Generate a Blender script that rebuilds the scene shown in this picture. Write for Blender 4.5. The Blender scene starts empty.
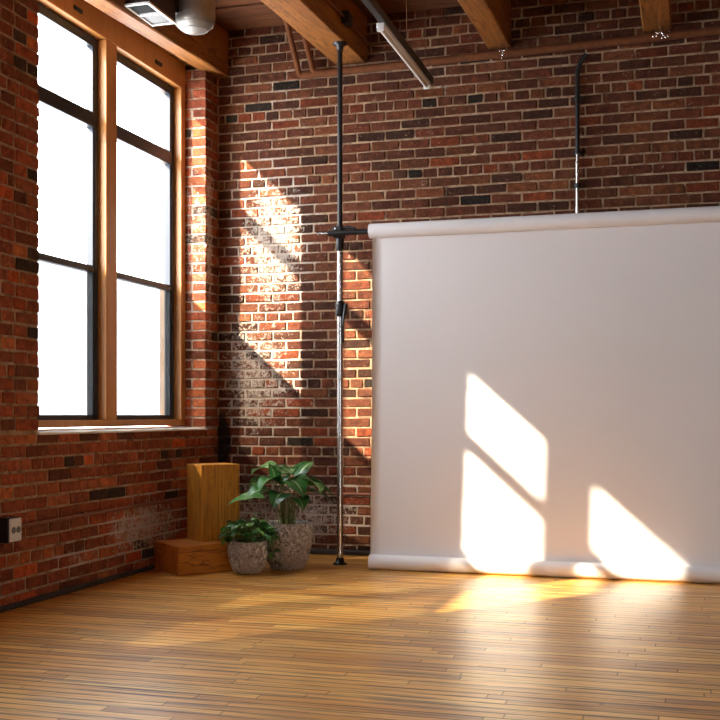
import bpy, math, random
from mathutils import Vector, Matrix, noise
R = math.radians
random.seed(7)
sc = bpy.context.scene
col = sc.collection

# ---------------------------------------------------------------- helpers
class MB:
    def __init__(s):
        s.v = []; s.f = []; s.m = []; s.c = []; s.sm = []
        s.col = (1, 1, 1, 1)
    def add(s, verts, faces, mi=0, smooth=False):
        b = len(s.v)
        s.v += [tuple(p) for p in verts]
        s.c += [s.col] * len(verts)
        for f in faces:
            s.f.append([b + i for i in f]); s.m.append(mi); s.sm.append(smooth)
    def box(s, x0, x1, y0, y1, z0, z1, b=0.0, mi=0, jit=0.0, rnd=random):
        if b <= 0:
            vs = [(x, y, z) for x in (x0, x1) for y in (y0, y1) for z in (z0, z1)]
            s.add(vs, [(0,1,3,2),(4,6,7,5),(0,4,5,1),(2,3,7,6),(0,2,6,4),(1,5,7,3)], mi); return
        b = min(b, (x1-x0)*.45, (y1-y0)*.45, (z1-z0)*.45)
        C = ((x0, x1), (y0, y1), (z0, z1))
        vs = []; idx = {}
        for i in (0, 1):
            for j in (0, 1):
                for k in (0, 1):
                    base = [C[0][i], C[1][j], C[2][k]]
                    sg = [1 if q == 0 else -1 for q in (i, j, k)]
                    jx = [rnd.uniform(-jit, jit) for _ in range(3)] if jit else (0, 0, 0)
                    for a in range(3):
                        p = [base[q] + (0 if q == a else sg[q]*b) + jx[q] + (rnd.uniform(-jit, jit)*.7 if jit else 0) for q in range(3)]
                        idx[(i, j, k, a)] = len(vs); vs.append(p)
        fs = []
        for a in range(3):
            o = [q for q in range(3) if q != a]
            for side in (0, 1):
                ring = []
                for (p, q) in ((0,0),(1,0),(1,1),(0,1)):
                    t = [0,0,0]; t[a] = side; t[o[0]] = p; t[o[1]] = q
                    ring.append(idx[(*t, a)])
                fs.append(ring)
        for a in range(3):           # edges along axis a
            o = [q for q in range(3) if q != a]
            for p in (0, 1):
                for q in (0, 1):
                    t0 = [0,0,0]; t0[o[0]] = p; t0[o[1]] = q; t1 = list(t0); t1[a] = 1
                    fs.append([idx[(*t0, o[0])], idx[(*t1, o[0])], idx[(*t1, o[1])], idx[(*t0, o[1])]])
        for i in (0, 1):
            for j in (0, 1):
                for k in (0, 1):
                    fs.append([idx[(i,j,k,0)], idx[(i,j,k,1)], idx[(i,j,k,2)]])
        cen = Vector(((x0+x1)/2, (y0+y1)/2, (z0+z1)/2))
        out = []
        for f in fs:
            p = [Vector(vs[i]) for i in f]
            n = (p[1]-p[0]).cross(p[2]-p[0])
            c = sum(p, Vector()) / len(p)
            out.append(f if n.dot(c - cen) > 0 else f[::-1])
        s.add(vs, out, mi)
    def tube(s, pts, r, n=16, mi=0, caps=True, smooth=True):
        pts = [Vector(p) for p in pts]
        rs = r if isinstance(r, (list, tuple)) else [r]*len(pts)
        t = (pts[1]-pts[0]).normalized()
        u = t.orthogonal().normalized()
        rings = []
        for i, p in enumerate(pts):
            if 0 < i < len(pts)-1: t2 = ((pts[i+1]-p).normalized() + (p-pts[i-1]).normalized()).normalized()
            elif i: t2 = (p-pts[i-1]).normalized()
            else: t2 = t
            u = (u - t2*u.dot(t2)).normalized(); w = t2.cross(u)
            rings.append([p + (u*math.cos(2*math.pi*k/n) + w*math.sin(2*math.pi*k/n))*rs[i] for k in range(n)])
        vs = [q for rg in rings for q in rg]
        fs = [(i*n+k, i*n+(k+1) % n, (i+1)*n+(k+1) % n, (i+1)*n+k) for i in range(len(pts)-1) for k in range(n)]
        s.add(vs, fs, mi, smooth)
        if caps:
            s.add(rings[0], [list(range(n))[::-1]], mi); s.add(rings[-1], [list(range(n))], mi)
    def lathe(s, prof, n=48, mi=0, center=(0, 0, 0), disp=None):
        vs = []
        for (r, z) in prof:
            for k in range(n):
                a = 2*math.pi*k/n
                d = disp(a, z, r) if disp else 0
                vs.append((center[0]+(r+d)*math.cos(a), center[1]+(r+d)*math.sin(a), center[2]+z))
        fs = [(i*n+k, i*n+(k+1) % n, (i+1)*n+(k+1) % n, (i+1)*n+k) for i in range(len(prof)-1) for k in range(n)]
        s.add(vs, fs, mi, True)
    def build(s, name, mats, parent=None, loc=(0, 0, 0), rz=0.0, colors=False):
        me = bpy.data.meshes.new(name)
        me.from_pydata(s.v, [], s.f)
        mats = mats if isinstance(mats, (list, tuple)) else [mats]
        for m in mats: me.materials.append(m)
        me.polygons.foreach_set('material_index', s.m)
        me.polygons.foreach_set('use_smooth', s.sm)
        if colors:
            at = me.color_attributes.new('tint', 'FLOAT_COLOR', 'POINT')
            at.data.foreach_set('color', [q for c in s.c for q in c])
        me.update()
        o = bpy.data.objects.new(name, me); col.objects.link(o)
        o.location = loc; o.rotation_euler = (0, 0, rz)
        if parent: o.parent = parent
        return o

def bend(pts, r=0.05, n=6):
    """round the corners of a polyline"""
    pts = [Vector(p) for p in pts]; out = [pts[0]]
    for i in range(1, len(pts)-1):
        a, b, c = pts[i-1], pts[i], pts[i+1]
        d1 = (a-b); d2 = (c-b)
        q = min(r, d1.length*.45, d2.length*.45)
        p1 = b + d1.normalized()*q; p2 = b + d2.normalized()*q
        for k in range(n+1):
            t = k/n
            out.append(p1*(1-t)**2 + b*2*t*(1-t) + p2*t*t)
    out.append(pts[-1]); return out

def tag(o, label=None, cat=None, group=None, kind=None):
    if label: o['label'] = label
    if cat: o['category'] = cat
    if group: o['group'] = group
    if kind: o['kind'] = kind
    return o
def empty(name, loc=(0, 0, 0), rz=0.0):
    o = bpy.data.objects.new(name, None); col.objects.link(o)
    o.location = loc; o.rotation_euler = (0, 0, rz); o.empty_display_size = .1
    return o

# ---------------------------------------------------------------- materials
class NT:
    def __init__(s, name):
        s.mat = bpy.data.materials.new(name); s.mat.use_nodes = True
        s.t = s.mat.node_tree; s.t.nodes.clear()
        s.out = s.n('ShaderNodeOutputMaterial')
    def n(s, typ, **kw):
        nd = s.t.nodes.new(typ)
        for k, v in kw.items(): setattr(nd, k, v)
        return nd
    def l(s, a, b): s.t.links.new(a, b)
    def setin(s, nd, key, v):
        if hasattr(v, 'is_linked') or isinstance(v, bpy.types.NodeSocket): s.l(v, nd.inputs[key])
        else: nd.inputs[key].default_value = v
    def math(s, op, a, b=0.0, clamp=False):
        nd = s.n('ShaderNodeMath', operation=op, use_clamp=clamp)
        s.setin(nd, 0, a); s.setin(nd, 1, b); return nd.outputs[0]
    def mix(s, fac, a, b, blend='MIX'):
        nd = s.n('ShaderNodeMix', data_type='RGBA', blend_type=blend)
        s.setin(nd, 0, fac); s.setin(nd, 6, a); s.setin(nd, 7, b); return nd.outputs[2]
    def noise(s, vec, scale, detail=4, rough=.55, dist=0.0):
        nd = s.n('ShaderNodeTexNoise'); s.l(vec, nd.inputs['Vector'])
        nd.inputs['Scale'].default_value = scale; nd.inputs['Detail'].default_value = detail
        nd.inputs['Roughness'].default_value = rough; nd.inputs['Distortion'].default_value = dist
        return nd.outputs[0]
    def ramp(s, fac, stops, interp='LINEAR'):
        nd = s.n('ShaderNodeValToRGB'); nd.color_ramp.interpolation = interp
        e = nd.color_ramp.elements
        while len(e) < len(stops): e.new(.5)
        for el, (p, c) in zip(e, stops): el.position = p; el.color = (*c, 1) if len(c) == 3 else c
        s.l(fac, nd.inputs[0]); return nd.outputs[0]
    def smooth(s, v, a, b):
        nd = s.n('ShaderNodeMapRange', interpolation_type='SMOOTHSTEP')
        s.setin(nd, 0, v); nd.inputs[1].default_value = a; nd.inputs[2].default_value = b
        return nd.outputs[0]
    def coord(s, which='Object', scale=(1, 1, 1)):
        tc = s.n('ShaderNodeTexCoord'); mp = s.n('ShaderNodeMapping')
        s.l(tc.outputs[which], mp.inputs[0]); mp.inputs['Scale'].default_value = scale
        return mp.outputs[0]
    def bump(s, h, strength=.4, dist=.01, normal=None):
        b = s.n('ShaderNodeBump'); s.l(h, b.inputs['Height'])
        b.inputs['Strength'].default_value = strength; b.inputs['Distance'].default_value = dist
        if normal: s.l(normal, b.inputs['Normal'])
        return b.outputs[0]
    def pbr(s, color, rough=.5, metal=0.0, normal=None, coat=0.0, coat_rough=.1, spec=None, sss=None):
        p = s.n('ShaderNodeBsdfPrincipled')
        s.setin(p, 'Base Color', color if not isinstance(color, tuple) or len(color) == 4 else (*color, 1))
        s.setin(p, 'Roughness', rough); s.setin(p, 'Metallic', metal)
        if normal: s.l(normal, p.inputs['Normal'])
        p.inputs['Coat Weight'].default_value = coat; p.inputs['Coat Roughness'].default_value = coat_rough
        if spec is not None: p.inputs['Specular IOR Level'].default_value = spec
        s.l(p.outputs[0], s.out.inputs[0]); return p

def plain(name, c, rough=.5, metal=0.0, nscale=40, var=.12, bump=.05):
    t = NT(name); v = t.coord()
    nz = t.noise(v, nscale)
    dark = tuple(q*(1-var) for q in c); lite = tuple(min(1, q*(1+var)) for q in c)
    colr = t.ramp(nz, [(.3, dark), (.7, lite)])
    rg = t.math('ADD', t.math('MULTIPLY', nz, .15), rough-.07)
    t.pbr(colr, rg, metal, t.bump(nz, bump, .003)); return t.mat

def region(t, sep, axes, c, s):
    """soft ellipse mask 1 in the middle, 0 outside"""
    acc = None
    for ax, ci, si in zip(axes, c, s):
        d = t.math('DIVIDE', t.math('SUBTRACT', sep.outputs[ax], ci), si)
        d = t.math('MULTIPLY', d, d)
        acc = d if acc is None else t.math('ADD', acc, d)
    return t.math('SUBTRACT', 1.0, acc, True)

def brick_mats(prefix, axes, regions, corner_shade):
    out = []
    for kind in ('brick', 'mortar'):
        t = NT(prefix + '_' + kind); v = t.coord()
        sep = t.n('ShaderNodeSeparateXYZ'); t.l(v, sep.inputs[0])
        fine = t.noise(v, 95, 5, .7); med = t.noise(v, 16, 5, .65, .4); big = t.noise(v, 2.3, 4, .6)
        if kind == 'brick':
            at = t.n('ShaderNodeAttribute', attribute_name='tint')
            c = t.mix(t.smooth(med, .35, .72), at.outputs[0], t.mix(1.0, at.outputs[0], (.50, .44, .44, 1), 'MULTIPLY'))
            c = t.mix(t.math('MULTIPLY', t.smooth(t.noise(v, 27, 5, .7, .5), .50, .66), .7), c, t.mix(1.0, c, (1.75, 1.6, 1.5, 1), 'MULTIPLY'))
            c = t.mix(t.math('MULTIPLY', t.smooth(fine, .56, .72), .35), c, (.34, .17, .10, 1))
            c = t.mix(t.math('MULTIPLY', t.smooth(t.noise(v, 48, 4, .7, .8), .60, .72), .75), c, (.045, .022, .015, 1))
            c = t.mix(t.math('MULTIPLY', t.smooth(t.noise(v, 31, 6, .75, 1.2), .60, .70), .7), c, (.46, .31, .21, 1))
        else:
            c = t.mix(t.smooth(med, .3, .7), (.22, .12, .065, 1), (.48, .32, .195, 1))
            c = t.mix(t.smooth(t.noise(v, 5, 3), .55, .70), c, (.13, .075, .045, 1))
        m = None
        for (cc, ss, k) in regions:
            r = t.math('MULTIPLY', region(t, sep, axes, cc, ss), k)
            m = r if m is None else t.math('MAXIMUM', m, r)
        if m is not None:
            # blotchy lime wash, turned up to whiten sunlit bricks and the lit reveal
            lim = t.math('ADD', t.math('MULTIPLY', m, .55), t.math('ADD', t.math('MULTIPLY', t.noise(v, 34, 5, .75, 1.0), .7), t.math('MULTIPLY', t.math('ADD', med, big), .2)))
            lo, hi = (.93, 1.06) if kind == 'brick' else (.72, .90)
            mk = t.math('MULTIPLY', t.smooth(lim, lo, hi), .85)
            c = t.mix(mk, c, (.52, .43, .35, 1))
        if corner_shade:
            sm = region(t, sep, axes, *corner_shade)  # shade of the wall corner painted dark into brick and mortar
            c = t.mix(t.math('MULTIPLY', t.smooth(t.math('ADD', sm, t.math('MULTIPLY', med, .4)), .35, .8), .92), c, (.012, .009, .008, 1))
        h = t.math('ADD', t.math('MULTIPLY', fine, .5), med)
        t.pbr(c, .88, 0, t.bump(h, 1.0, .010), spec=.25)
        out.append(t.mat)
    return out

def wood(name, a, b, dark, axis=1, scale=1.0, rough=.5, coat=0.0, streak=.5, bump=.25, knots=True):
    t = NT(name)
    sc_ = [9*scale, 9*scale, 9*scale]; sc_[axis] = .9*scale
    v = t.coord('Object', tuple(sc_)); v0 = t.coord()
    g = t.noise(v, 1.6, 6, .62, .7)
    s2 = [60*scale]*3; s2[axis] = 2.2*scale
    f = t.noise(t.coord('Object', tuple(s2)), 1.5, 5, .6, .2)
    c = t.mix(t.smooth(g, .33, .68), (*a, 1), (*b, 1))
    rings = t.math('FRACT', t.math('MULTIPLY', g, 9.0))
    c = t.mix(t.math('MULTIPLY', t.smooth(rings, .72, 1.0), streak*.95), c, (*dark, 1))
    c = t.mix(t.math('MULTIPLY', t.smooth(f, .52, .72), streak), c, (*dark, 1))
    t.pbr(c, rough, 0, t.bump(t.math('ADD', f, t.math('MULTIPLY', rings, .3)), bump, .004), coat=coat, coat_rough=.2)
    return t.mat

M = {}
M['window_wood'] = wood('window_wood', (.47, .19, .045), (.55, .245, .07), (.30, .11, .03), 2, .6, .42, .2, .25, .08)
M['beam_wood'] = wood('beam_wood', (.26, .085, .014), (.40, .145, .024), (.05, .018, .006), 1, .55, .6, 0, .75, .5)
M['deck_wood'] = wood('deck_wood', (.10, .028, .005), (.17, .050, .009), (.02, .008, .004), 0, .6, .85, 0, .6, .4)
M['block_wood'] = wood('block_wood', (.50, .205, .024), (.66, .31, .048), (.20, .065, .010), 2, .8, .42, .15, .8, .25)
M['step_wood'] = wood('step_wood', (.46, .145, .016), (.62, .22, .028), (.12, .030, .005), 0, .7, .45, .15, .95, .3)
M['brown_paint'] = plain('brown_paint', (.13, .036, .006), .92, 0, 25, .25, .2)
M['dull_conduit'] = plain('dull_conduit', (.19, .060, .028), .55, .1, 25, .25, .2)
M['black_sash'] = plain('black_sash', (.018, .022, .030), .38, .3, 60, .15, .03)
M['black_metal'] = plain('black_metal', (.012, .012, .013), .38, .2, 60, .2, .03)
M['dark_base'] = plain('dark_base', (.035, .020, .014), .8, 0, 30, .3, .2)
M['steel'] = plain('steel', (.62, .61, .60), .24, 1.0, 60, .05, .02)
M['chrome'] = plain('chrome', (.85, .85, .86), .12, 1.0, 60, .02, .0)
M['white_enamel'] = plain('white_enamel', (.80, .79, .77), .4, 0, 60, .03, .02)
M['register_dark'] = plain('register_dark', (.006, .006, .006), .8, 0, 60, .1, .02)
M['register_grey'] = plain('register_grey', (.13, .125, .12), .5, 0, 60, .1, .02)
M['duct_box'] = plain('duct_box', (.030, .018, .014), .6, .2, 30, .2, .05)
M['sill_white'] = plain('sill_white', (.82, .80, .76), .7, 0, 14, .08, .3)
M['plate_white'] = plain('plate_white', (.62, .60, .56), .4, 0, 60, .05, .02)
M['soil'] = plain('soil', (.02, .013, .009), .95, 0, 60, .5, 1)
M['stem'] = plain('stem', (.13, .15, .05), .5, 0, 50, .4, .1)
M['plaster'] = plain('plaster', (.20, .12, .08), .9, 0, 8, .1, .3)
M['fixture_body'] = plain('fixture_body', (.030, .026, .024), .5, .2, 40, .1, .02)
M['lens'] = plain('lens', (.72, .69, .66), .35, 0, 40, .03, .02)

def duct_mat():
    t = NT('galvanised_duct'); v = t.coord()
    nz = t.noise(v, 22, 4)
    vo = t.n('ShaderNodeTexVoronoi'); t.l(v, vo.inputs['Vector']); vo.inputs['Scale'].default_value = 60
    c = t.mix(nz, (.20, .18, .16, 1), (.34, .31, .28, 1))
    t.pbr(c, t.math('ADD', t.math('MULTIPLY', vo.outputs['Distance'], .12), .45), .85, t.bump(nz, .05, .003)); return t.mat
M['duct'] = duct_mat()

def paper_mat():
    t = NT('seamless_paper'); v = t.coord()
    nz = t.noise(v, 1.2, 3); f = t.noise(v, 180, 3)
    c = t.mix(nz, (.74, .715, .72, 1), (.79, .765, .77, 1))
    t.pbr(c, .75, 0, t.bump(t.math('ADD', t.math('MULTIPLY', t.noise(t.coord('Object', (1, 1, .25)), 2.2, 2), 3.0), t.math('MULTIPLY', f, .02)), .12, .02), spec=.3)
    return t.mat
M['paper'] = paper_mat()

def floor_mat():
    t = NT('maple_floor'); v = t.coord()
    sep = t.n('ShaderNodeSeparateXYZ'); t.l(v, sep.inputs[0])
    W = 0.0575
    ry = t.math('DIVIDE', sep.outputs[1], W); row = t.math('FLOOR', ry); fy = t.math('FRACT', ry)
    wn = t.n('ShaderNodeTexWhiteNoise', noise_dimensions='1D'); t.l(row, wn.inputs['W'])
    L = t.math('ADD', t.math('MULTIPLY', wn.outputs[0], .5), .75)
    rx = t.math('DIVIDE', t.math('ADD', sep.outputs[0], t.math('MULTIPLY', wn.outputs[0], 17.3)), L)
    idx = t.math('FLOOR', rx); fx = t.math('FRACT', rx)
    cm = t.n('ShaderNodeCombineXYZ'); t.l(row, cm.inputs[0]); t.l(idx, cm.inputs[1])
    w2 = t.n('ShaderNodeTexWhiteNoise', noise_dimensions='2D'); t.l(cm.outputs[0], w2.inputs['Vector'])
    pid = w2.outputs[0]
    base = t.ramp(pid, [(0, (.50, .19, .022)), (.2, (.72, .325, .048)), (.5, (.85, .435, .080)), (.85, (.95, .56, .135)), (1, (.60, .245, .032))])
    # grain
    off = t.n('ShaderNodeCombineXYZ'); t.l(t.math('MULTIPLY', pid, 31.0), off.inputs[0]); t.l(t.math('MULTIPLY', pid, 57.0), off.inputs[1])
    va = t.n('ShaderNodeVectorMath', operation='ADD'); t.l(t.coord('Object', (1.6, 40, 1)), va.inputs[0]); t.l(off.outputs[0], va.inputs[1])
    g = t.noise(va.outputs[0], 1.7, 6, .65, .4)
    c = t.mix(t.math('MULTIPLY', t.smooth(g, .47, .60), .62), base, t.mix(1.0, base, (.42, .30, .20, 1), 'MULTIPLY'))
    # long dark worn streaks between the boards
    st = t.noise(t.coord('Object', (1.1, 34, 1)), 1.0, 4, .6, .1)
    patch = t.noise(v, 1.5, 3)
    c = t.mix(t.math('MULTIPLY', t.math('MULTIPLY', t.smooth(st, .54, .62), .75), t.smooth(patch, .28, .5)), c, (.085, .034, .014, 1))
    # worn tone over large areas
    c = t.mix(t.math('MULTIPLY', t.smooth(t.noise(v, .9, 3), .4, .7), .25), c, (.42, .20, .06, 1))
    # gaps
    gy = t.math('MINIMUM', fy, t.math('SUBTRACT', 1.0, fy))
    gapn = t.noise(t.coord('Object', (2.5, 30, 1)), 1, 3)
    gw = t.math('MULTIPLY', t.smooth(gapn, .35, .7), .12)
    gl = t.math('LESS_THAN', gy, t.math('ADD', gw, .014))
    gx = t.math('MULTIPLY', t.math('MINIMUM', fx, t.math('SUBTRACT', 1.0, fx)), L)
    ge = t.math('MULTIPLY', t.math('LESS_THAN', gx, .0022), .9)
    gap = t.math('MAXIMUM', gl, ge)
    c = t.mix(t.math('MULTIPLY', gap, .82), c, (.06, .024, .010, 1))
    # knots and nail marks
    vo = t.n('ShaderNodeTexVoronoi'); t.l(t.coord('Object', (1, 1.8, 1)), vo.inputs['Vector']); vo.inputs['Scale'].default_value = 2.6
    c = t.mix(t.smooth(vo.outputs['Distance'], .035, .018), c, (.03, .018, .012, 1))
    rg = t.math('ADD', t.math('MULTIPLY', t.noise(t.coord('Object', (2, 14, 1)), 1.5, 4), .22), .27)
    rg = t.math('ADD', rg, t.math('MULTIPLY', gap, .25))
    h = t.math('SUBTRACT', t.math('ADD', t.math('MULTIPLY', g, .18), t.math('MULTIPLY', pid, .25)), gap)
    t.pbr(c, rg, 0, t.bump(h, .35, .0025), spec=.6, coat=.25, coat_rough=.32)
    return t.mat
M['floor'] = floor_mat()

def pot_mat():
    t = NT('pitted_cement'); v = t.coord()
    vo = t.n('ShaderNodeTexVoronoi'); t.l(v, vo.inputs['Vector']); vo.inputs['Scale'].default_value = 85
    n1 = t.noise(v, 45, 5, .75, .6); n2 = t.noise(v, 12, 3)
    c = t.ramp(n1, [(.36, (.07, .06, .052)), (.48, (.34, .30, .26)), (.60, (.72, .68, .62))])
    c = t.mix(t.smooth(n2, .42, .65), c, (.42, .37, .325, 1))
    h = t.math('ADD', n1, t.math('MULTIPLY', vo.outputs['Distance'], .6))
    t.pbr(c, .9, 0, t.bump(h, 1.0, .012)); return t.mat
M['pot'] = pot_mat()

def leaf_mat(name, dark, mid, pale, amount):
    t = NT(name); v = t.coord()
    at = t.n('ShaderNodeAttribute', attribute_name='tint')     # r: 0 rib .. 1 edge, g: leaf id, b: along
    sp = t.n('ShaderNodeSeparateColor'); t.l(at.outputs[0], sp.inputs[0])
    nz = t.noise(v, 38, 4, .6, .5)
    c = t.mix(sp.outputs[1], (*dark, 1), (*mid, 1))
    pa = t.math('ADD', t.math('MULTIPLY', nz, .9), t.math('MULTIPLY', t.math('SUBTRACT', sp.outputs[1], .5), amount))
    c = t.mix(t.math('MULTIPLY', t.smooth(pa, .52, .72), .8), c, (*pale, 1))
    c = t.mix(t.smooth(sp.outputs[0], .10, .02), c, (*pale, 1))
    p = t.pbr(c, .32, 0, t.bump(nz, .15, .004), spec=.5)
    tr = t.n('ShaderNodeBsdfTranslucent'); t.l(c, tr.inputs[0])
    ms = t.n('ShaderNodeMixShader'); ms.inputs[0].default_value = .22
    t.l(p.outputs[0], ms.inputs[1]); t.l(tr.outputs[0], ms.inputs[2]); t.l(ms.outputs[0], t.out.inputs[0])
    return t.mat
M['leaf_big'] = leaf_mat('broad_leaf', (.018, .085, .018), (.05, .20, .04), (.36, .52, .24), .5)
M['leaf_small'] = leaf_mat('trailing_leaf', (.012, .07, .015), (.04, .20, .03), (.26, .46, .10), .45)

def glass_mat():
    t = NT('window_glass')
    tr = t.n('ShaderNodeBsdfTransparent'); tr.inputs[0].default_value = (.96, .98, .98, 1)
    gl = t.n('ShaderNodeBsdfGlossy'); gl.inputs['Roughness'].default_value = .02
    ms = t.n('ShaderNodeMixShader'); ms.inputs[0].default_value = .04; t.l(tr.outputs[0], ms.inputs[1]); t.l(gl.outputs[0], ms.inputs[2])
    t.l(ms.outputs[0], t.out.inputs[0]); return t.mat
M['glass'] = glass_mat()
def sun_dimmer_mat():
    t = NT('sun_dimmer_mesh')  # half-clear sheet added to weaken sun through the lower sashes
    tr = t.n('ShaderNodeBsdfTransparent')
    df = t.n('ShaderNodeBsdfDiffuse'); df.inputs[0].default_value = (.25, .25, .25, 1)
    ms = t.n('ShaderNodeMixShader'); ms.inputs[0].default_value = .66
    t.l(tr.outputs[0], ms.inputs[1]); t.l(df.outputs[0], ms.inputs[2]); t.l(ms.outputs[0], t.out.inputs[0]); return t.mat
M['sun_dimmer'] = sun_dimmer_mat()

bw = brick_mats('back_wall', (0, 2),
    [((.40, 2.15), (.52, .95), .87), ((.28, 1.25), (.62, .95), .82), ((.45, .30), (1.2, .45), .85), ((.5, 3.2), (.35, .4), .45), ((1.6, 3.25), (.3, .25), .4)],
    ((.02, .78), (.10, .24)))  # area of the painted corner shade
lw = brick_mats('left_wall', (1, 2),
    [((-1.05, .28), (.95, .30), .90), ((-1.9, .18), (.5, .14), .7), ((-.15, 2.2), (.13, 1.6), .85), ((-.15, 1.1), (.16, .6), .6)], None)  # lime; the two reveal regions also paint its lit strip brighter

# ---------------------------------------------------------------- brickwork
BH, PITCH, JT = 0.0677, 0.2075, 0.0125
MUL = (.60, .42, .29)
def tint(rnd, warm=0.0):
    k = rnd.random()
    if k < .035: c = (.035, .030, .026)
    elif k < .16: c = (.105, .048, .030)
    elif k < .26: c = (.30, .130, .062)
    elif k < .32: c = (.34, .098, .040)
    elif k < .62: c = (.215, .078, .044)
    elif k < .82: c = (.175, .070, .042)
    else: c = (.245, .108, .062)
    q = rnd.uniform(.55, 1.12)
    return (c[0]*q*MUL[0], c[1]*q*MUL[1], c[2]*q*MUL[2], 1)
def courses(z0, z1):
    n0 = int(math.floor(z0/BH)); z = n0*BH
    while z < z1 - .01:
        yield n0, max(z, z0), min(z+BH, z1); n0 += 1; z += BH
def spans(a, b, i, rnd, quoin_a=False, quoin_b=False):
    """split a course between a and b into bricks"""
    header = (i % 7 == 3)
    p = PITCH/2 if header else PITCH
    off = (PITCH/4 if header else (PITCH/2 if i % 2 else 0.0))
    cuts = [a]
    if quoin_a: cuts.append(a + (PITCH if i % 2 else PITCH/2))
    e = b - ((PITCH if i % 2 else PITCH/2) if quoin_b else 0)
    k = math.ceil((cuts[-1] + .05 - off)/p)
    while off + k*p < e - .05:
        cuts.append(off + k*p + rnd.uniform(-.004, .004)); k += 1
    if quoin_b: cuts.append(e)
    cuts.append(b)
    return list(zip(cuts[:-1], cuts[1:]))

# back wall
rnd = random.Random(11)
mb = MB()
mb.col = (1, 1, 1, 1); mb.box(-.4, 9.2, .0065, .35, -.1, 4.0, 0, 1)
for i, za, zb in courses(0, 3.82):
    for a, b in spans(0, 5.6, i, rnd):
        mb.col = tint(rnd)
        d = rnd.uniform(-.003, .0025)
        mb.box(a+JT/2, b-JT/2, d, .05, za+JT/2+rnd.uniform(-.001, .001), zb-JT/2+rnd.uniform(-.001, .001), .0042, 0, .0021, rnd)
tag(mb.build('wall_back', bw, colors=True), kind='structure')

# left wall with two window openings
MUL = (1.75, 1.12, .82)
WY = [(-2.267, -.208), (-4.938, -2.879)]
SILL, HEAD = .868, 3.42
mb = MB(); rnd = random.Random(5)
mb.col = (1, 1, 1, 1)
segs = [(-.208, .35), (-2.879, -2.267), (-11.0, -4.938)]
for a, b in segs: mb.box(-.36, -.0065, a + (.0065 if a > -11 else 0), b - (.0065 if b < 0 else 0), -.1, 4.0, 0, 1)
for a, b in WY:
    mb.box(-.36, -.0065, a, b, -.1, SILL-.03, 0, 1); mb.box(-.36, -.0065, a, b, HEAD, 4.0, 0, 1)
def lbrick(x0, x1, a, b, za, zb, ea=0, eb=0):
    mb.col = tint(rnd, .05)
    d = rnd.uniform(-.003, .0025)
    mb.box(x0, x1 + (d if x1 > -.02 else 0), a+(rnd.uniform(-.002, .003) if ea else JT/2), b-(rnd.uniform(-.002, .003) if eb else JT/2), za+JT/2, zb-JT/2, .0042, 0, .0021, rnd)
for i, za, zb in courses(0, 3.82):
    if zb <= SILL + .03: rows = [(-6.0, 0, False, False)]
    elif za >= HEAD - .02: rows = [(-6.0, 0, False, False)]
    else: rows = [(-.208, 0, True, False), (-2.879, -2.267, True, True), (-6.0, -4.938, False, True)]
    for (a, b, qa, qb) in rows:
        sp = spans(a, b, i, rnd, qa, qb)
        for j, (p, q) in enumerate(sp):
            corner = (qa and j == 0) or (qb and j == len(sp)-1)
            if not corner: lbrick(-.05, 0, p, q, za, min(zb, SILL) if len(rows) == 1 and za < SILL < zb else zb)
            else:
                A = j == 0 and qa; B = not A
                d1, d2 = (.10, .1025) if i % 2 else (.205, .2075)
                lbrick(-d1, 0, p, q, za, zb, A, B)
                lbrick(-.30, -d2-.0125, p if A else q-.10, p+.10 if A else q, za, zb, A, B)
tag(mb.build('wall_left', lw, colors=True), kind='structure')

# unseen walls that close the room, with a rear opening added for fill light
mb = MB()
mb.box(-.36, 5.4, -11.3, -11.0, -.1, 4.0); mb.box(7.2, 9.2, -11.3, -11.0, -.1, 4.0); mb.box(5.4, 7.2, -11.3, -11.0, -.1, .9); mb.box(5.4, 7.2, -11.3, -11.0, 2.4, 4.0); tag(mb.build('wall_rear', M['plaster']), kind='structure')
mb = MB()
mb.box(9.0, 9.3, -11.0, .35, -.1, 4.0)
tag(mb.build('wall_right', M['plaster']), kind='structure')
mb = MB(); mb.box(-.36, 9.3, -11.3, .35, -.12, 0)
tag(mb.build('floor', M['floor']), kind='structure')

# ceiling deck: boards across the beams, rising gently to the back wall
PZ = .045
def zc(y, base): return base + PZ*y
mb = MB(); rnd = random.Random(3)
y = .0
while y > -11.0:
    w = rnd.choice((.105, .12, .135)); d = rnd.uniform(0, .018)
    z0 = zc(y-w/2, 3.70) + d
    mb.box(-.05, 9.0, y-w+.009, y, z0, z0+.05, .004, 0)
    y -= w
mb.add([(-.36, .35, 3.80), (9.3, .35, 3.80), (9.3, -11.3, 3.80-11.3*PZ), (-.36, -11.3, 3.80-11.3*PZ),
        (-.36, .35, 4.1), (9.3, .35, 4.1), (9.3, -11.3, 4.1), (-.36, -11.3, 4.1)],
       [(0,1,2,3), (7,6,5,4), (0,4,5,1), (1,5,6,2), (2,6,7,3), (3,7,4,0)])
tag(mb.build('ceiling', M['deck_wood']), kind='structure')

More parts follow.
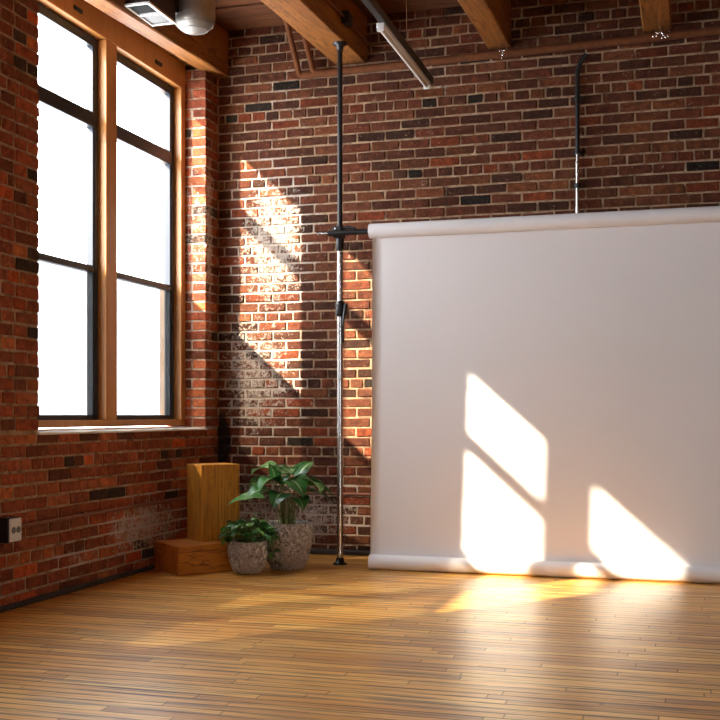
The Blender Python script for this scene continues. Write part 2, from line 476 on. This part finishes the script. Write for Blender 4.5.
# ---------------------------------------------------------------- beams
def beam(xa, xb, zb_, ztop, label, y0=-10.9, y1=.02, warp=0):
    w = (xb-xa); n = 44; mb = MB(); rr = random.Random(int(xa*100)+9)
    vs = []; c = .008
    prof = [(-w/2+c, 0), (w/2-c, 0), (w/2, c), (w/2, ztop-zb_), (-w/2, ztop-zb_), (-w/2, c)]
    for k in range(n+1):
        yy = y0 + (y1-y0)*k/n
        for (px, pz) in prof:
            vs.append((px + rr.uniform(-.002, .002), yy, pz + PZ*yy + rr.uniform(-.002, .002)))
    m = len(prof)
    fs = [(k*m+j, (k+1)*m+j, (k+1)*m+(j+1) % m, k*m+(j+1) % m) for k in range(n) for j in range(m)]
    fs += [list(range(m)), [n*m+j for j in range(m)][::-1]]
    mb.add(vs, fs)
    o = mb.build('ceiling_beam', M['beam_wood'], loc=((xa+xb)/2, 0, zb_))
    return tag(o, label, 'beam', 'timber ceiling beams')
beam(-.045, .083, 3.385, 3.70, 'orange timber ceiling beam running along the window wall above the wooden window head')
beam(.89, 1.115, 3.39, 3.70, 'orange timber ceiling beam that the black top of the stand pole presses against')
beam(1.955, 2.11, 3.40, 3.70, 'orange timber ceiling beam between the white linear light and the vertical conduit')
beam(2.955, 3.13, 3.41, 3.70, 'orange timber ceiling beam at the far right, over the roll of paper')
for k, xx in enumerate((4.1, 5.15, 6.2, 7.25)):
    tag(beam(xx, xx+.17, 3.41, 3.70, 'timber ceiling beam outside the picture to the right'), group='timber ceiling beams beyond the right edge')

# ---------------------------------------------------------------- windows
def window(name, y0, y1, zr=1.845):
    root = empty(name, (0, 0, 0)); tag(root, kind='structure')
    XF = -.156; XG = -.211; XO = -.258; XD = -.320; ym = (y0+y1)/2
    mw = .067
    zs, zh = .935, 3.25          # sash opening
    m = MB()                     # wooden surround: head, stiles, bottom rail
    m.box(XO-.03, XF, y0-.01, y1+.01, zh, 3.43, .004)
    m.box(XO-.03, XF, y0-.01, y0+.062, .893, zh, .004); m.box(XO-.03, XF, y1-.064, y1+.01, .893, zh, .004)
    m.box(XO-.03, XF, y0+.062, y1-.064, .893, zs, .004)
    fr = m.build('wooden_frame', M['window_wood'], root)
    m = MB(); m.box(XO-.03, XF, ym-mw, ym+mw, zs, zh, .004); m.build('mullion', M['window_wood'], root)
    for (yy) in ((y0+ym)/2+.12, (ym+y1)/2+.10):
        m = MB(); m.box(XF-.005, XF+.010, yy-.045, yy+.045, 3.300, 3.325, .004); m.build('vent_slot', M['black_metal'], fr)
    m = MB()                     # white limewashed ledge on the brick sill
    n = 30
    vs = []
    for k in range(n+1):
        yy = y0 + (y1-y0)*k/n
        e = .004*math.sin(k*1.7) + .003*math.sin(k*.9)
        vs += [(XO-.08, yy, .888), (.006+e, yy, .872+e*.4), (.006+e, yy, .861), (XO-.08, yy, .84)]
    m.add(vs, [(k*4+j, k*4+(j+1) % 4, k*4+4+(j+1) % 4, k*4+4+j) for k in range(n) for j in range(4)] + [(3,2,1,0), (n*4, n*4+1, n*4+2, n*4+3)])
    m.build('sill', M['sill_white'], root)
    for (a, b) in ((y0+.062, ym-mw), (ym+mw, y1-.064)):
        sw = .060
        m = MB()
        m.box(XD, XG, a, a+sw, zs, zh, .004); m.box(XO, XG, b-sw, b, zs, zh, .004)
        m.box(XO, XG, a+sw, b-sw, zh-.058, zh, .004); m.box(XO, XG, a+sw, b-sw, zs, zs+.030, .004)
        m.box(XO, XG+.012, a+sw, b-sw, 2.70, 2.79, .006)
        m.box(XO+.01, XG+.004, a+.01, a+sw-.012, zs+.01, 2.70, .004); m.box(XO+.01, XG+.006, b-sw+.012, b-.008, zs+.01, 2.70, .004)
        s = m.build('sash_frame', M['black_sash'], root)
        m = MB(); m.box(XO+.01, XG+.008, a+sw-.004, b-sw+.004, zr-.02, zr+.02, .004); m.build('meeting_rail', M['black_sash'], s)
        for (za, zb) in ((zs+.028, zr-.015), (zr+.015, 2.702), (2.788, zh-.056)):
            m = MB(); m.box(-.237, -.233, a+sw-.003, b-sw+.003, za, zb); m.build('pane', M['glass'], s)
        m = MB(); m.box(-.246, -.244, a+sw-.002, b-sw+.002, zs+.028, zr); m.build('sun_dimmer_screen', M['sun_dimmer'], s)  # added to dim the low sun, not a known window part
    return root
window('window_1', *WY[0]); window('window_2', *WY[1], zr=2.03)  # window_2 rail and dimming sheet raised to cut sun on the floor

# baseboard at the back, dark strip along the left wall foot
m = MB(); m.box(.0, .028, -10.9, -1.45, 0, .028, .006); m.box(.0, .028, -1.45, -.03, 0, .024, .006)
tag(m.build('dark_strip_left', M['dark_base']), kind='structure')
m = MB(); m.box(.0, 8.9, -.045, -.004, 0, .035, .008)
tag(m.build('baseboard_back', M['dark_base']), kind='structure')

# ---------------------------------------------------------------- conduits and pipes
root = empty('sprinkler_pipe', (.64, -.05, 3.33))
def rel(pts, o): return [tuple(Vector(p)-Vector(o)) for p in pts]
O = (.64, -.05, 3.33)
m = MB(); m.tube(rel([(.66, -.05, 3.327), (2.0, -.05, 3.345), (3.3, -.05, 3.362), (5.6, -.05, 3.38)], O), .026); m.build('pipe_run', M['brown_paint'], root)
m = MB(); m.tube(rel(bend([(.70, -.05, 3.327), (.64, -.05, 3.327), (.63, -.30, 3.645), (.63, -1.4, 3.645-1.1*PZ), (.63, -6.0, 3.645-5.7*PZ)], .05), O), .019); m.build('riser', M['brown_paint'], root)
m = MB(); m.tube(rel(bend([(.80, -.06, 3.333), (.745, -.06, 3.34), (.715, -.25, 3.645), (.715, -6.0, 3.645-5.75*PZ)], .05), O), .019); m.build('riser', M['brown_paint'], root)
tag(root, 'brown painted pipe along the top of the back brick wall with two risers', 'pipe')

root = empty('wall_conduit', (2.545, -.025, 2.0)); O = (2.545, -.025, 2.0)
m = MB(); m.tube(rel(bend([(2.60, -.035, 3.30), (2.545, -.03, 3.22), (2.545, -.03, 2.67)], .05), O), .0150); up = m.build('conduit_tube', M['black_metal'], root); up['label'] = 'upper length of the conduit, its dark reflections painted in'  # black metal stands in for dark reflections on the same conduit
m = MB(); m.tube(rel([(2.545, -.03, 2.68), (2.545, -.03, .06)], O), .0125); m.build('conduit_tube', M['steel'], root)
for z in (3.02, 2.67, 2.45):
    m = MB(); m.tube(rel([(2.545, -.03, z-.014), (2.545, -.03, z+.014)], O), .020); m.box(-.035, .035, .012, .022, z-2.0-.008, z-2.0+.008, .002)
    m.build('pipe_strap', M['black_metal'], root)
tag(root, 'thin vertical metal conduit on the back brick wall, dropping behind the white paper', 'conduit')

root = empty('wall_conduit', (.02, -1.5, .412)); O = (.02, -1.5, .412)
m = MB(); m.tube(rel([(.022, -2.50, .408), (.022, -1.2, .412), (.022, -.05, .416)], O), .011); m.build('conduit_tube', M['dull_conduit'], root)
m = MB(); m.tube(rel([(.022, -2.66, .405), (.022, -5.5, .405)], O), .011); m.build('conduit_tube', M['dull_conduit'], root)
m = MB(); m.box(-.02, .014, -.38, -.355, -.016, .016, .003); m.build('pipe_strap', M['dull_conduit'], root)
tag(root, 'reddish horizontal conduit low on the left brick wall, running from the electrical outlet', 'conduit')

root = empty('wall_conduit', (2., -.02, .42)); O = (2., -.02, .42)
m = MB(); m.tube(rel([(.05, -.022, .42), (5.4, -.022, .42)], O), .010); m.build('conduit_tube', M['dull_conduit'], root)
tag(root, 'reddish horizontal conduit low on the back wall, passing behind the leafy plant', 'conduit')

root = empty('beam_conduit', (1.14, -.56, 3.50)); O = (1.14, -.56, 3.50)
m = MB(); m.tube(rel(bend([(1.135, -5.0, 3.32), (1.135, -.6, 3.50), (1.15, -.04, 3.49), (1.34, -.03, 3.485)], .06), O), .009); m.build('conduit_tube', M['dull_conduit'], root)
m = MB(); m.box(-.02, .028, -.05, .05, -.045, .035, .006); m.build('junction_box', M['black_metal'], root)
tag(root, 'thin conduit with a small black junction box on the side of a ceiling beam', 'conduit')

# electrical outlet on the left wall
root = empty('electrical_outlet', (0, -2.58, .40))
m = MB(); m.box(.004, .062, -.052, .052, -.062, .062, .004); bx = m.build('junction_box', M['black_metal'], root)
m = MB(); m.box(.062, .070, -.048, .052, -.057, .057, .004); pl = m.build('cover_plate', M['plate_white'], root); pl['label'] = 'pale square cover plate'
for s in (-1, 1):
    m = MB()
    m.tube([(.070, s*.020+.002, 0), (.073, s*.020+.002, 0)], .0165, 20); rc = m.build('receptacle', M['register_grey'], pl)
    m = MB()
    for q in (-.006, .006): m.box(.0725, .0745, s*.020+.002-.004+.0, s*.020+.002+.006, q-.0015, q+.0015)
    m.build('socket_slot', M['black_metal'], pl)
tag(root, 'black electrical outlet box with a white plate low on the left brick wall', 'outlet')

# ---------------------------------------------------------------- air duct and register
root = empty('air_duct', (.16, -1.35, 3.35)); O = Vector((.16, -1.35, 3.35))
m = MB(); m.box(-.072, .088, -.170, .168, .008, .272, .004); m.build('duct_box', M['duct_box'], root)
m = MB()
m.box(-.074, .088, -.176, -.162, -.006, .008, .002); m.box(-.074, .088, .160, .174, -.006, .008, .002)
m.box(-.074, -.064, -.162, .160, -.006, .008, .002); m.box(.068, .088, -.162, .160, -.006, .008, .002)
m.box(-.064, .068, -.012, .008, -.006, .008, .002)
rg = m.build('register_grille', M['white_enamel'], root); rg['label'] = 'white two panel register frame'
for a, b, mt in ((-.162, -.012, 'register_grey'), (.008, .160, 'register_grey')):
    pass
m = MB()
for k in range(9): m.box(-.064, .068, -.158+k*.016, -.150+k*.016, .002, .006)
m.build('louver', M['register_dark'], rg)
m = MB(); m.box(-.064, .068, .008, .160, .003, .006); m.build('louver', M['register_grey'], rg)
m = MB()                      # spiral duct elbow
cx, cy, zb, RD = .150, .300, -.030, .128
prof = [(.004, zb)] + [(RD*math.sin(R(q)), zb + .095*(1-math.cos(R(q)))) for q in range(6, 91, 6)] + [(RD, .282)]
m.lathe(prof, 40, center=(cx, cy, 0))
el = m.build('duct_drop', M['duct'], root); el['label'] = 'round galvanised duct drop with rounded lower end'
for q, zz in ((38, None), (62, None), (90, .07), (90, .15), (90, .23)):
    r0 = RD*math.sin(R(q)); z0 = zz if zz is not None else zb + .095*(1-math.cos(R(q)))
    m = MB(); tl = .35*RD     # seam rings run slightly askew like a spiral lock seam
    ring = [(cx+(r0+.001)*math.cos(2*math.pi*k/40), cy+(r0+.001)*math.sin(2*math.pi*k/40), z0 + (tl*.4*math.cos(2*math.pi*k/40) if q == 90 else 0)) for k in range(41)]
    m.tube(ring, .0018, 6, caps=False); m.build('duct_seam', M['duct'], el)
m = MB(); m.box(-.02, .10, .160, .26, .06, .22, .004); m.build('duct_collar', M['duct_box'], root)
tag(root, 'galvanised round air duct with a white two panel register beside the window beam', 'duct')

# ---------------------------------------------------------------- linear light
root = empty('linear_light', (1.645, -1.0, 3.05)); lt = root
m = MB(); m.box(-.012, .030, -3.0, .60, .028, .075, .004); tr = m.build('mounting_rail', M['fixture_body'], root)
m = MB(); m.box(-.024, .020, -.56, .535, .002, .030, .004); hs = m.build('lamp_housing', M['white_enamel'], root)
m = MB(); m.tube([(-.002, -.545, -.003), (-.002, .52, -.003)], .012, 14); m.build('lamp_tube', M['lens'], hs)
for yy in (-.56, .53):
    m = MB(); m.box(-.022, .018, yy, yy+.015, -.018, .004, .003); m.build('lamp_holder', M['white_enamel'], hs)
for yy in (-2.4, -.03, .45):
    m = MB(); m.tube([(.009, yy, .07), (.009, yy, 3.70+PZ*(yy-1.0)-3.05+.02)], .0022, 6); m.build('suspension_cable', M['steel'], root)
tag(root, 'slim white linear light under a dark rail hanging between the ceiling beams', 'light')

# small bright hardware hanging under two beam ends
def glint(x, y, z, zt, n, label, s):
    rr = random.Random(s); root = empty('hanging_hook', (x, y, z))
    m = MB(); m.tube([(0, 0, 0), (0, 0, zt-z)], .002, 6); m.build('wire', M['steel'], root)
    m = MB()
    for k in range(n):
        p = Vector((rr.uniform(-.035, .035)*(n > 6 and 1.3 or .4), rr.uniform(-.02, .02), -.010*k*(.6 if n > 6 else 1.2)))
        m.tube([p+Vector((0, 0, -.0065)), p, p+Vector((0, 0, .009))], [.003, .0075, .003], 8)
        m.tube([p, (0, 0, .0)], .0012, 5)
    m.build('metal_hook', M['chrome'], root)
    tag(root, label, 'hook')
glint(2.07, -.14, 3.345, 3.41, 6, 'tiny shiny hook cluster hanging below the beam beside the vertical conduit', 2)
glint(3.065, -.14, 3.36, 3.42, 8, 'tiny shiny hook cluster hanging below the rightmost ceiling beam', 3)

# ---------------------------------------------------------------- backdrop stand pole
PX, PY = 1.078, -.50
root = empty('stand_pole', (PX, PY, 0))
def zt(px): return px
top = 3.39 + PZ*PY - .001
m = MB(); m.tube([(0, 0, .012), (0, 0, 1.62)], .0195, 24); m.tube([(0, 0, 1.60), (0, 0, 2.02)], .0185, 24); m.build('lower_tube', M['steel'], root)
m = MB(); m.tube([(0, 0, 1.98), (0, 0, top-.02)], .0165, 24); m.build('upper_tube', M['black_metal'], root)
m = MB(); m.tube([(0, 0, 0), (0, 0, .008), (0, 0, .014), (0, 0, .045)], [.046, .046, .030, .023], 28); m.build('rubber_foot', M['black_metal'], root)
m = MB(); m.tube([(0, 0, top-.055), (0, 0, top-.018), (0, 0, top-.010), (0, 0, top)], [.019, .024, .047, .047], 28); m.build('top_pad', M['black_metal'], root)
K = -.055
m = MB(); m.tube([(0, 0, 1.655+K), (0, 0, 1.665+K), (0, 0, 1.745+K), (0, 0, 1.755+K)], [.022, .028, .028, .022], 24)
m.tube([(0, 0, 1.675+K), (0, 0, 1.690+K)], .032, 24); m.tube([(0, 0, 1.72+K), (0, 0, 1.735+K)], .032, 24)
m.box(.02, .052, -.018, .018, 1.66+K, 1.735+K, .005)
lk = m.build('locking_collar', M['black_metal'], root)
m = MB(); m.tube([(.045, -.01, 1.735+K), (.040, -.03, 1.67+K), (.030, -.035, 1.60+K)], [.009, .010, .006], 10); m.build('lever', M['black_metal'], lk)
m = MB(); m.box(.006, .027, -.012, .014, 1.43, 1.61, .004); m.build('lock_bar', M['black_metal'], root)
tag(root, 'tall silver and black tension pole standing from the wooden floor to a ceiling beam', 'pole')

# crossbar clamp holding the roll (one bar through the paper core)
CZ = 2.128
CYB = -.575
root = empty('crossbar', (PX, CYB, CZ))
m = MB(); m.tube([(-.13, 0, 0), (3.2, 0, 0)], .013, 18); m.build('bar_tube', M['steel'], root)
m = MB(); m.tube([(-.055, 0, 0), (.218, 0, 0)], .0185, 20); m.build('bar_sleeve', M['black_metal'], root)
tag(root, 'short silver and black horizontal crossbar running into the core of the paper roll', 'crossbar')
root = empty('pole_clamp', (PX, PY, CZ))
m = MB(); m.tube([(0, 0, -.10), (0, 0, -.092), (0, 0, .055), (0, 0, .062)], [.019, .025, .025, .021], 24)
m.box(-.030, .030, -.068, .028, -.026, .046, .006)
cb = m.build('clamp_body', M['black_metal'], root)
m = MB(); m.tube([(.02, -.03, .035), (.07, -.04, .040), (.115, -.045, .022)], [.012, .011, .008], 12); m.tube([(.105, -.045, .034), (.125, -.045, .010)], .009, 10); m.build('clamp_lever', M['black_metal'], cb)
for p in ((-.012, -.072, .03), (.010, -.072, .0)):
    m = MB(); m.tube([p, (p[0], p[1]+.01, p[2])], .006, 10); m.build('bolt', M['steel'], cb)
tag(root, 'black clamp gripping the tension pole and the crossbar of the paper roll', 'clamp')

# ---------------------------------------------------------------- seamless paper backdrop
PXL, PXR = 1.300, 4.03
ZT = 2.128; RT = .046; YT = -.575
RBm = .046; YB = -.662
root = empty('paper_backdrop', (PXL, YT, 0))
def rollmesh(r, z, x0, x1, y, slopez):
    m = MB(); n = 40; k = 24
    rs = random.Random(4)
    pts = [(x0 + (x1-x0)*j/k, y, z + slopez*((x1-x0)*j/k)) for j in range(k+1)]
    m.tube(pts, r, n, caps=False)
    # rolled ends, slightly recessed core
    for e, xx in ((0, x0), (1, x1)):
        ring = [(xx, y+rr_*math.cos(2*math.pi*q/n), z+slopez*(xx-x0)+rr_*math.sin(2*math.pi*q/n)) for rr_ in (r, .018) for q in range(n)]
        m.add(ring, [(q, (q+1) % n, n+(q+1) % n, n+q) for q in range(n)])
        core = [(xx + (.06 if e == 0 else -.06), y+.018*math.cos(2*math.pi*q/n), z+slopez*(xx-x0)+.018*math.sin(2*math.pi*q/n)) for q in range(n)]
        m.add([ring[n+q] for q in range(n)] + core, [(q, (q+1) % n, n+(q+1) % n, n+q) for q in range(n)])
    return m
tilt = -.0
o = rollmesh(RT, ZT, .0, PXR-PXL+.02, 0, tilt).build('top_roll', M['paper'], root)
o = rollmesh(RBm, RBm+.001, .025, PXR-PXL+.03, YB-YT, 0).build('bottom_roll', M['paper'], root)
m = MB(); nx, nz = 40, 60; th = .0012
vs = []
def sheet(u, t):
    x = .016 + (PXR-PXL-.016)*u
    y0 = RT*.1; y1 = (YB-YT) + RBm*.85
    z0 = ZT - .005; z1 = RBm*1.2
    z = z0 + (z1-z0)*t
    y = y0 + (y1-y0)*t + .010*math.sin(math.pi*t)
    y += .0035*math.sin(9*u+2.0*t)*math.sin(math.pi*t) + .002*math.sin(23*u)*t*(1-t)
    return x, y, z
for side in (0, 1):
    for i in range(nx+1):
        for j in range(nz+1):
            x, y, z = sheet(i/nx, j/nz); vs.append((x, y + side*th, z))
N1 = (nx+1)*(nz+1); fs = []
for i in range(nx):
    for j in range(nz):
        a = i*(nz+1)+j; fs.append((a, a+1, a+nz+2, a+nz+1)); fs.append((N1+a, N1+a+nz+1, N1+a+nz+2, N1+a+1))
for i in range(nx):
    for j in (0, nz):
        a = i*(nz+1)+j; fs.append((a, a+nz+1, N1+a+nz+1, N1+a))
for j in range(nz):
    for i in (0, nx):
        a = i*(nz+1)+j; fs.append((a, a+1, N1+a+1, N1+a))
m.add(vs, fs, 0, True)
m.build('paper_sheet', M['paper'], root)
tag(root, 'wide white seamless paper backdrop hanging from its roll down to the wooden floor', 'backdrop')

# ---------------------------------------------------------------- timber blocks
RZ = R(50)
m = MB(); m.box(0, .52, 0, .375, 0, .176, .004)
tag(m.build('wooden_box', M['step_wood'], loc=(.302, -1.262, 0), rz=RZ), 'low dark reddish wooden box lying flat on the floor in the corner', 'box')
u = Vector((math.cos(RZ), math.sin(RZ), 0)); v = Vector((-math.sin(RZ), math.cos(RZ), 0))
p = Vector((.302, -1.262, .1765)) + u*.222 + v*.150
m = MB(); m.box(0, .268, 0, .215, 0, .478, .004)
tag(m.build('wooden_box', M['block_wood'], loc=tuple(p), rz=RZ), 'tall golden wooden block standing upright on top of the low box', 'box')

# ---------------------------------------------------------------- plants
def pot(root, r_top, r_bot, h, seed, r_mid=None):
    rr = random.Random(seed); r_mid = r_mid or (r_top+r_bot)/2
    def disp(a, z, r):
        return .0022*noise.noise(Vector((math.cos(a)*r*60, math.sin(a)*r*60, z*60+seed))) + .0012*noise.noise(Vector((math.cos(a)*r*160, math.sin(a)*r*160, z*160)))
    m = MB(); prof = [(.001, 0), (r_bot*.86, 0)]
    for k in range(1, 26):
        t = k/25
        r = r_bot*.86 + (r_top - r_bot*.86)*(1-(1-t)**2.6) if r_mid is None else None
        b = (1-t)**2*(r_bot*.90) + 2*t*(1-t)*r_mid + t*t*r_top
        prof.append((b + (r_bot*.10)*min(1, t*7) - .0, h*t))
    rt = prof[-1][0]
    prof += [(rt-.004, h+.003), (rt-.010, h), (rt-.013, h-.02), (rt-.016, h-.035)]
    m.lathe(prof, 96, disp=disp)
    m.build('pot', M['pot'], root)
    m = MB(); m.lathe([(rt-.012, h-.030), (rt*.5, h-.020), (.001, h-.017)], 32, disp=lambda a, z, r: .003*math.sin(a*9)); m.build('soil', M['soil'], root)
    return rt

def leaf(m, base, direction, length, width, droop, roll, gid, fold=.25, wave=0.0):
    """ovate pointed leaf growing from base"""
    d = Vector(direction).normalized()
    side = d.cross(Vector((0, 0, 1)))
    if side.length < .05: side = Vector((1, 0, 0))
    side.normalize(); side = Matrix.Rotation(roll, 3, d) @ side
    n = 12; h = 5; vs = []; cs = []
    p = Vector(base); cur = d.copy(); st = length/n
    for i in range(n+1):
        t = i/n
        w = width*.5*max(0.0, (math.sin(math.pi*min(1, t*1.0)**.72)))*(1-.25*t) if 0 < i < n else .0005
        up = side.cross(cur).normalized()
        for j in range(-h//2+1, h//2+1+0):
            pass
        for j in (-2, -1, 0, 1, 2):
            q = j/2
            off = side*w*q + up*(abs(q)**1.3*w*fold) + up*wave*w*math.sin(t*14+j)*abs(q)
            vs.append(p+off); cs.append((abs(q), gid, t, 1))
        p = p + cur*st
        cur = (Matrix.Rotation(-droop/n*(1+t), 3, side) @ cur).normalized() if True else cur
    b = len(m.v)
    m.v += [tuple(x) for x in vs]; m.c += cs
    for i in range(n):
        for j in range(4):
            a = b+i*5+j; m.f.append([a, a+1, a+6, a+5]); m.m.append(0); m.sm.append(True)

# large pot: broad pale-marked leaves on long stalks
root = empty('potted_plant', (.815, -.765, 0))
pot(root, .148, .110, .288, 3, r_mid=.158)
rr = random.Random(21); fm = MB(); sm = MB()
# camera-left is roughly (-.96,-.28), camera-right (.96,.28), away (-.28,.96)
CR = Vector((.958, .286, 0)); CA = Vector((-.286, .958, 0))
big = [  # right, away, height, leaf length, width, azimuth(right, away), rise, droop
    (-.13, -.06, .470, .20, .085, (-1, -.15), .12, .55), (-.05, -.03, .595, .15, .095, (-.55, -.5), .15, 1.1),
    (-.07, .02, .655, .16, .10, (-.8, .3), .25, .9), (.00, -.05, .590, .17, .105, (.45, -.7), .10, 1.2),
    (.05, .03, .585, .18, .11, (.9, -.2), .10, .9), (.08, -.02, .545, .20, .10, (1, .0), .15, .95),
    (.12, .02, .505, .16, .09, (1, .3), -.05, .7), (.06, .05, .60, .14, .08, (.5, .5), .9, .6),
    (-.02, -.08, .500, .15, .085, (-.2, -.9), .2, 1.3), (-.09, .05, .55, .17, .09, (-.7, .6), .3, .8),
    (.01, .09, .62, .17, .10, (.2, .9), .4, .8), (-.10, -.07, .52, .14, .085, (-.75, -.6), .25, 1.0),
    (.05, -.07, .47, .13, .08, (.4, -.8), .2, 1.2), (-.03, .02, .57, .15, .09, (-.1, -.7), .6, 1.5),
    (.10, -.06, .58, .15, .09, (.8, -.5), .2, 1.2), (-.04, .0, .62, .13, .085, (.3, -.4), .5, 1.3),
    (-.07, -.04, .57, .12, .05, (-.2, -.4), 1.4, .5), (.03, .0, .60, .12, .055, (.6, .1), 1.3, .5),
]
for (r_, a_, hh, L_, W_, az, rise, dr) in big:
    hh *= .95
    b0 = CR*r_*.35 + CA*a_*.35 + Vector((0, 0, .265)); b1 = CR*r_ + CA*a_ + Vector((0, 0, hh))
    mid = b0*.45 + b1*.55 - CR*r_*.15
    sm.tube([b0, b0*.6+mid*.4 + Vector((0, 0, .01)), mid, b1], [.0042, .004, .0035, .003], 8)
    d = CR*az[0] + CA*az[1] + Vector((0, 0, rise))
    leaf(fm, b1, d, L_*1.3, W_*1.85, dr, rr.uniform(-.35, .35), rr.random(), .22, .06)
fm.build('foliage', M['leaf_big'], root, colors=True); sm.build('stems', M['stem'], root)
tag(root, 'taller potted plant with broad pale marked leaves in a large grey pitted cement pot', 'plant')

# small pot: bushy trailing plant
root = empty('potted_plant', (.662, -1.045, 0))
pot(root, .110, .080, .198, 8, r_mid=.128)
rr = random.Random(44); fm = MB(); sm = MB()
for k in range(120):
    a = rr.uniform(0, 2*math.pi); q = rr.random()
    rad = .02 + .115*math.sqrt(q); hh = .225 + .085*(1-(rad/.15)**2) + rr.uniform(-.02, .025)
    if math.cos(a - R(17)) > 0 and rr.random() < .4: rad *= 1.15
    b1 = Vector((math.cos(a)*rad, math.sin(a)*rad, hh))
    d = Vector((math.cos(a+rr.uniform(-.7, .7)), math.sin(a+rr.uniform(-.7, .7)), rr.uniform(-.2, .6)))
    leaf(fm, b1, d, rr.uniform(.045, .07), rr.uniform(.03, .046), rr.uniform(.4, 1.3), rr.uniform(-.6, .6), rr.random(), .25, .05)
    sm.tube([(b1.x*.3, b1.y*.3, .185), (b1.x*.7, b1.y*.7, .2+(hh-.2)*.6), b1], [.002, .0018, .0014], 5)
# a taller shoot and trailing runners on the right
def runner(pts, n, s):
    P = bend(pts, .06, 5); sm.tube(P, .0022, 5)
    for k in range(n):
        t = k/(n-1)*(len(P)-1); i = min(int(t), len(P)-2); pp = P[i].lerp(P[i+1], t-i)
        d = Vector((rr.uniform(-1, 1), rr.uniform(-1, .3), rr.uniform(-.5, .4)))
        leaf(fm, pp, d, rr.uniform(.045, .065), rr.uniform(.03, .042), rr.uniform(.4, 1.2), rr.uniform(-.6, .6), rr.random(), .25, .05)
def cr(r_, a_, z): return tuple(CR*r_ + CA*a_ + Vector((0, 0, z)))
runner([cr(.02, 0, .2), cr(.05, .01, .30), cr(.075, .0, .365)], 9, 1)
runner([cr(-.02, 0, .2), cr(-.03, .01, .29), cr(-.04, .0, .33)], 7, 1)
runner([cr(.05, 0, .2), cr(.12, .0, .275), cr(.165, -.03, .235), cr(.19, -.035, .22)], 12, 2)
runner([cr(.06, -.02, .2), cr(.13, -.02, .225), cr(.16, -.03, .15), cr(.165, -.03, .10)], 13, 3)
runner([cr(.05, .03, .2), cr(.12, .0, .24), cr(.145, -.01, .17)], 9, 3)
runner([cr(-.06, -.02, .2), cr(-.11, -.03, .235), cr(-.145, -.03, .215)], 9, 3)
fm.build('foliage', M['leaf_small'], root, colors=True); sm.build('stems', M['stem'], root)
tag(root, 'small bushy trailing green plant in a small round grey cement pot by the boxes', 'plant')

# ---------------------------------------------------------------- light
w = bpy.data.worlds.new('sky'); sc.world = w; w.use_nodes = True
nt = w.node_tree; nt.nodes.clear()
bg = nt.nodes.new('ShaderNodeBackground'); ow = nt.nodes.new('ShaderNodeOutputWorld')
bg.inputs[0].default_value = (.93, .95, 1.0, 1); bg.inputs[1].default_value = 15.5
nt.links.new(bg.outputs[0], ow.inputs[0])
sl = bpy.data.lights.new('sun', 'SUN'); sl.energy = 24; sl.angle = R(.9); sl.color = (1, .84, .64)
so = bpy.data.objects.new('sun', sl); col.objects.link(so)
dirv = Vector((.85, 1.0, -.90*.85)); so.rotation_euler = dirv.to_track_quat('-Z', 'Y').to_euler(); so.location = (-5, -6, 7)
def portal(x, y0, y1, z0, z1, sx):
    l = bpy.data.lights.new('window_portal', 'AREA'); l.shape = 'RECTANGLE'; l.size = y1-y0; l.size_y = z1-z0
    l.cycles.is_portal = True
    o = bpy.data.objects.new('window_portal', l); col.objects.link(o)
    o.location = (x, (y0+y1)/2, (z0+z1)/2); o.rotation_euler = (R(90), 0, R(-90) if sx > 0 else R(90))
    o.rotation_euler = Vector((sx, 0, 0)).to_track_quat('-Z', 'Z').to_euler()
for a, b in WY: portal(-.34, a, b, .85, 3.4, 1)
l = bpy.data.lights.new('window_portal', 'AREA'); l.shape = 'RECTANGLE'; l.size = 1.8; l.size_y = 1.5; l.cycles.is_portal = True  # not a window: portal for the rear opening added for fill light
o = bpy.data.objects.new('window_portal', l); col.objects.link(o); o.location = (6.3, -11.25, 1.65); o.rotation_euler = (R(90), 0, R(180))  # portal of the unseen rear opening added for fill light

# ---------------------------------------------------------------- camera
cd = bpy.data.cameras.new('camera'); cam = bpy.data.objects.new('camera', cd); col.objects.link(cam)
cd.sensor_width = 36; cd.sensor_fit = 'HORIZONTAL'; cd.lens = 55.0; cd.shift_y = .0772; cd.clip_start = .05
cam.location = (3.231, -7.27, .961); cam.rotation_euler = (R(90), 0, R(16.6))
sc.camera = cam
sc.view_settings.view_transform = 'Standard'; sc.view_settings.look = 'None'
sc.view_settings.exposure = 0.22; sc.view_settings.gamma = 1.0; sc.view_settings.use_curve_mapping = False
sc.cycles.use_denoising = True
sc.cycles.max_bounces = 8; sc.cycles.diffuse_bounces = 6; sc.cycles.glossy_bounces = 4; sc.cycles.transparent_max_bounces = 12
sc.cycles.sample_clamp_indirect = 12
sc.cycles.caustics_reflective = False; sc.cycles.caustics_refractive = False
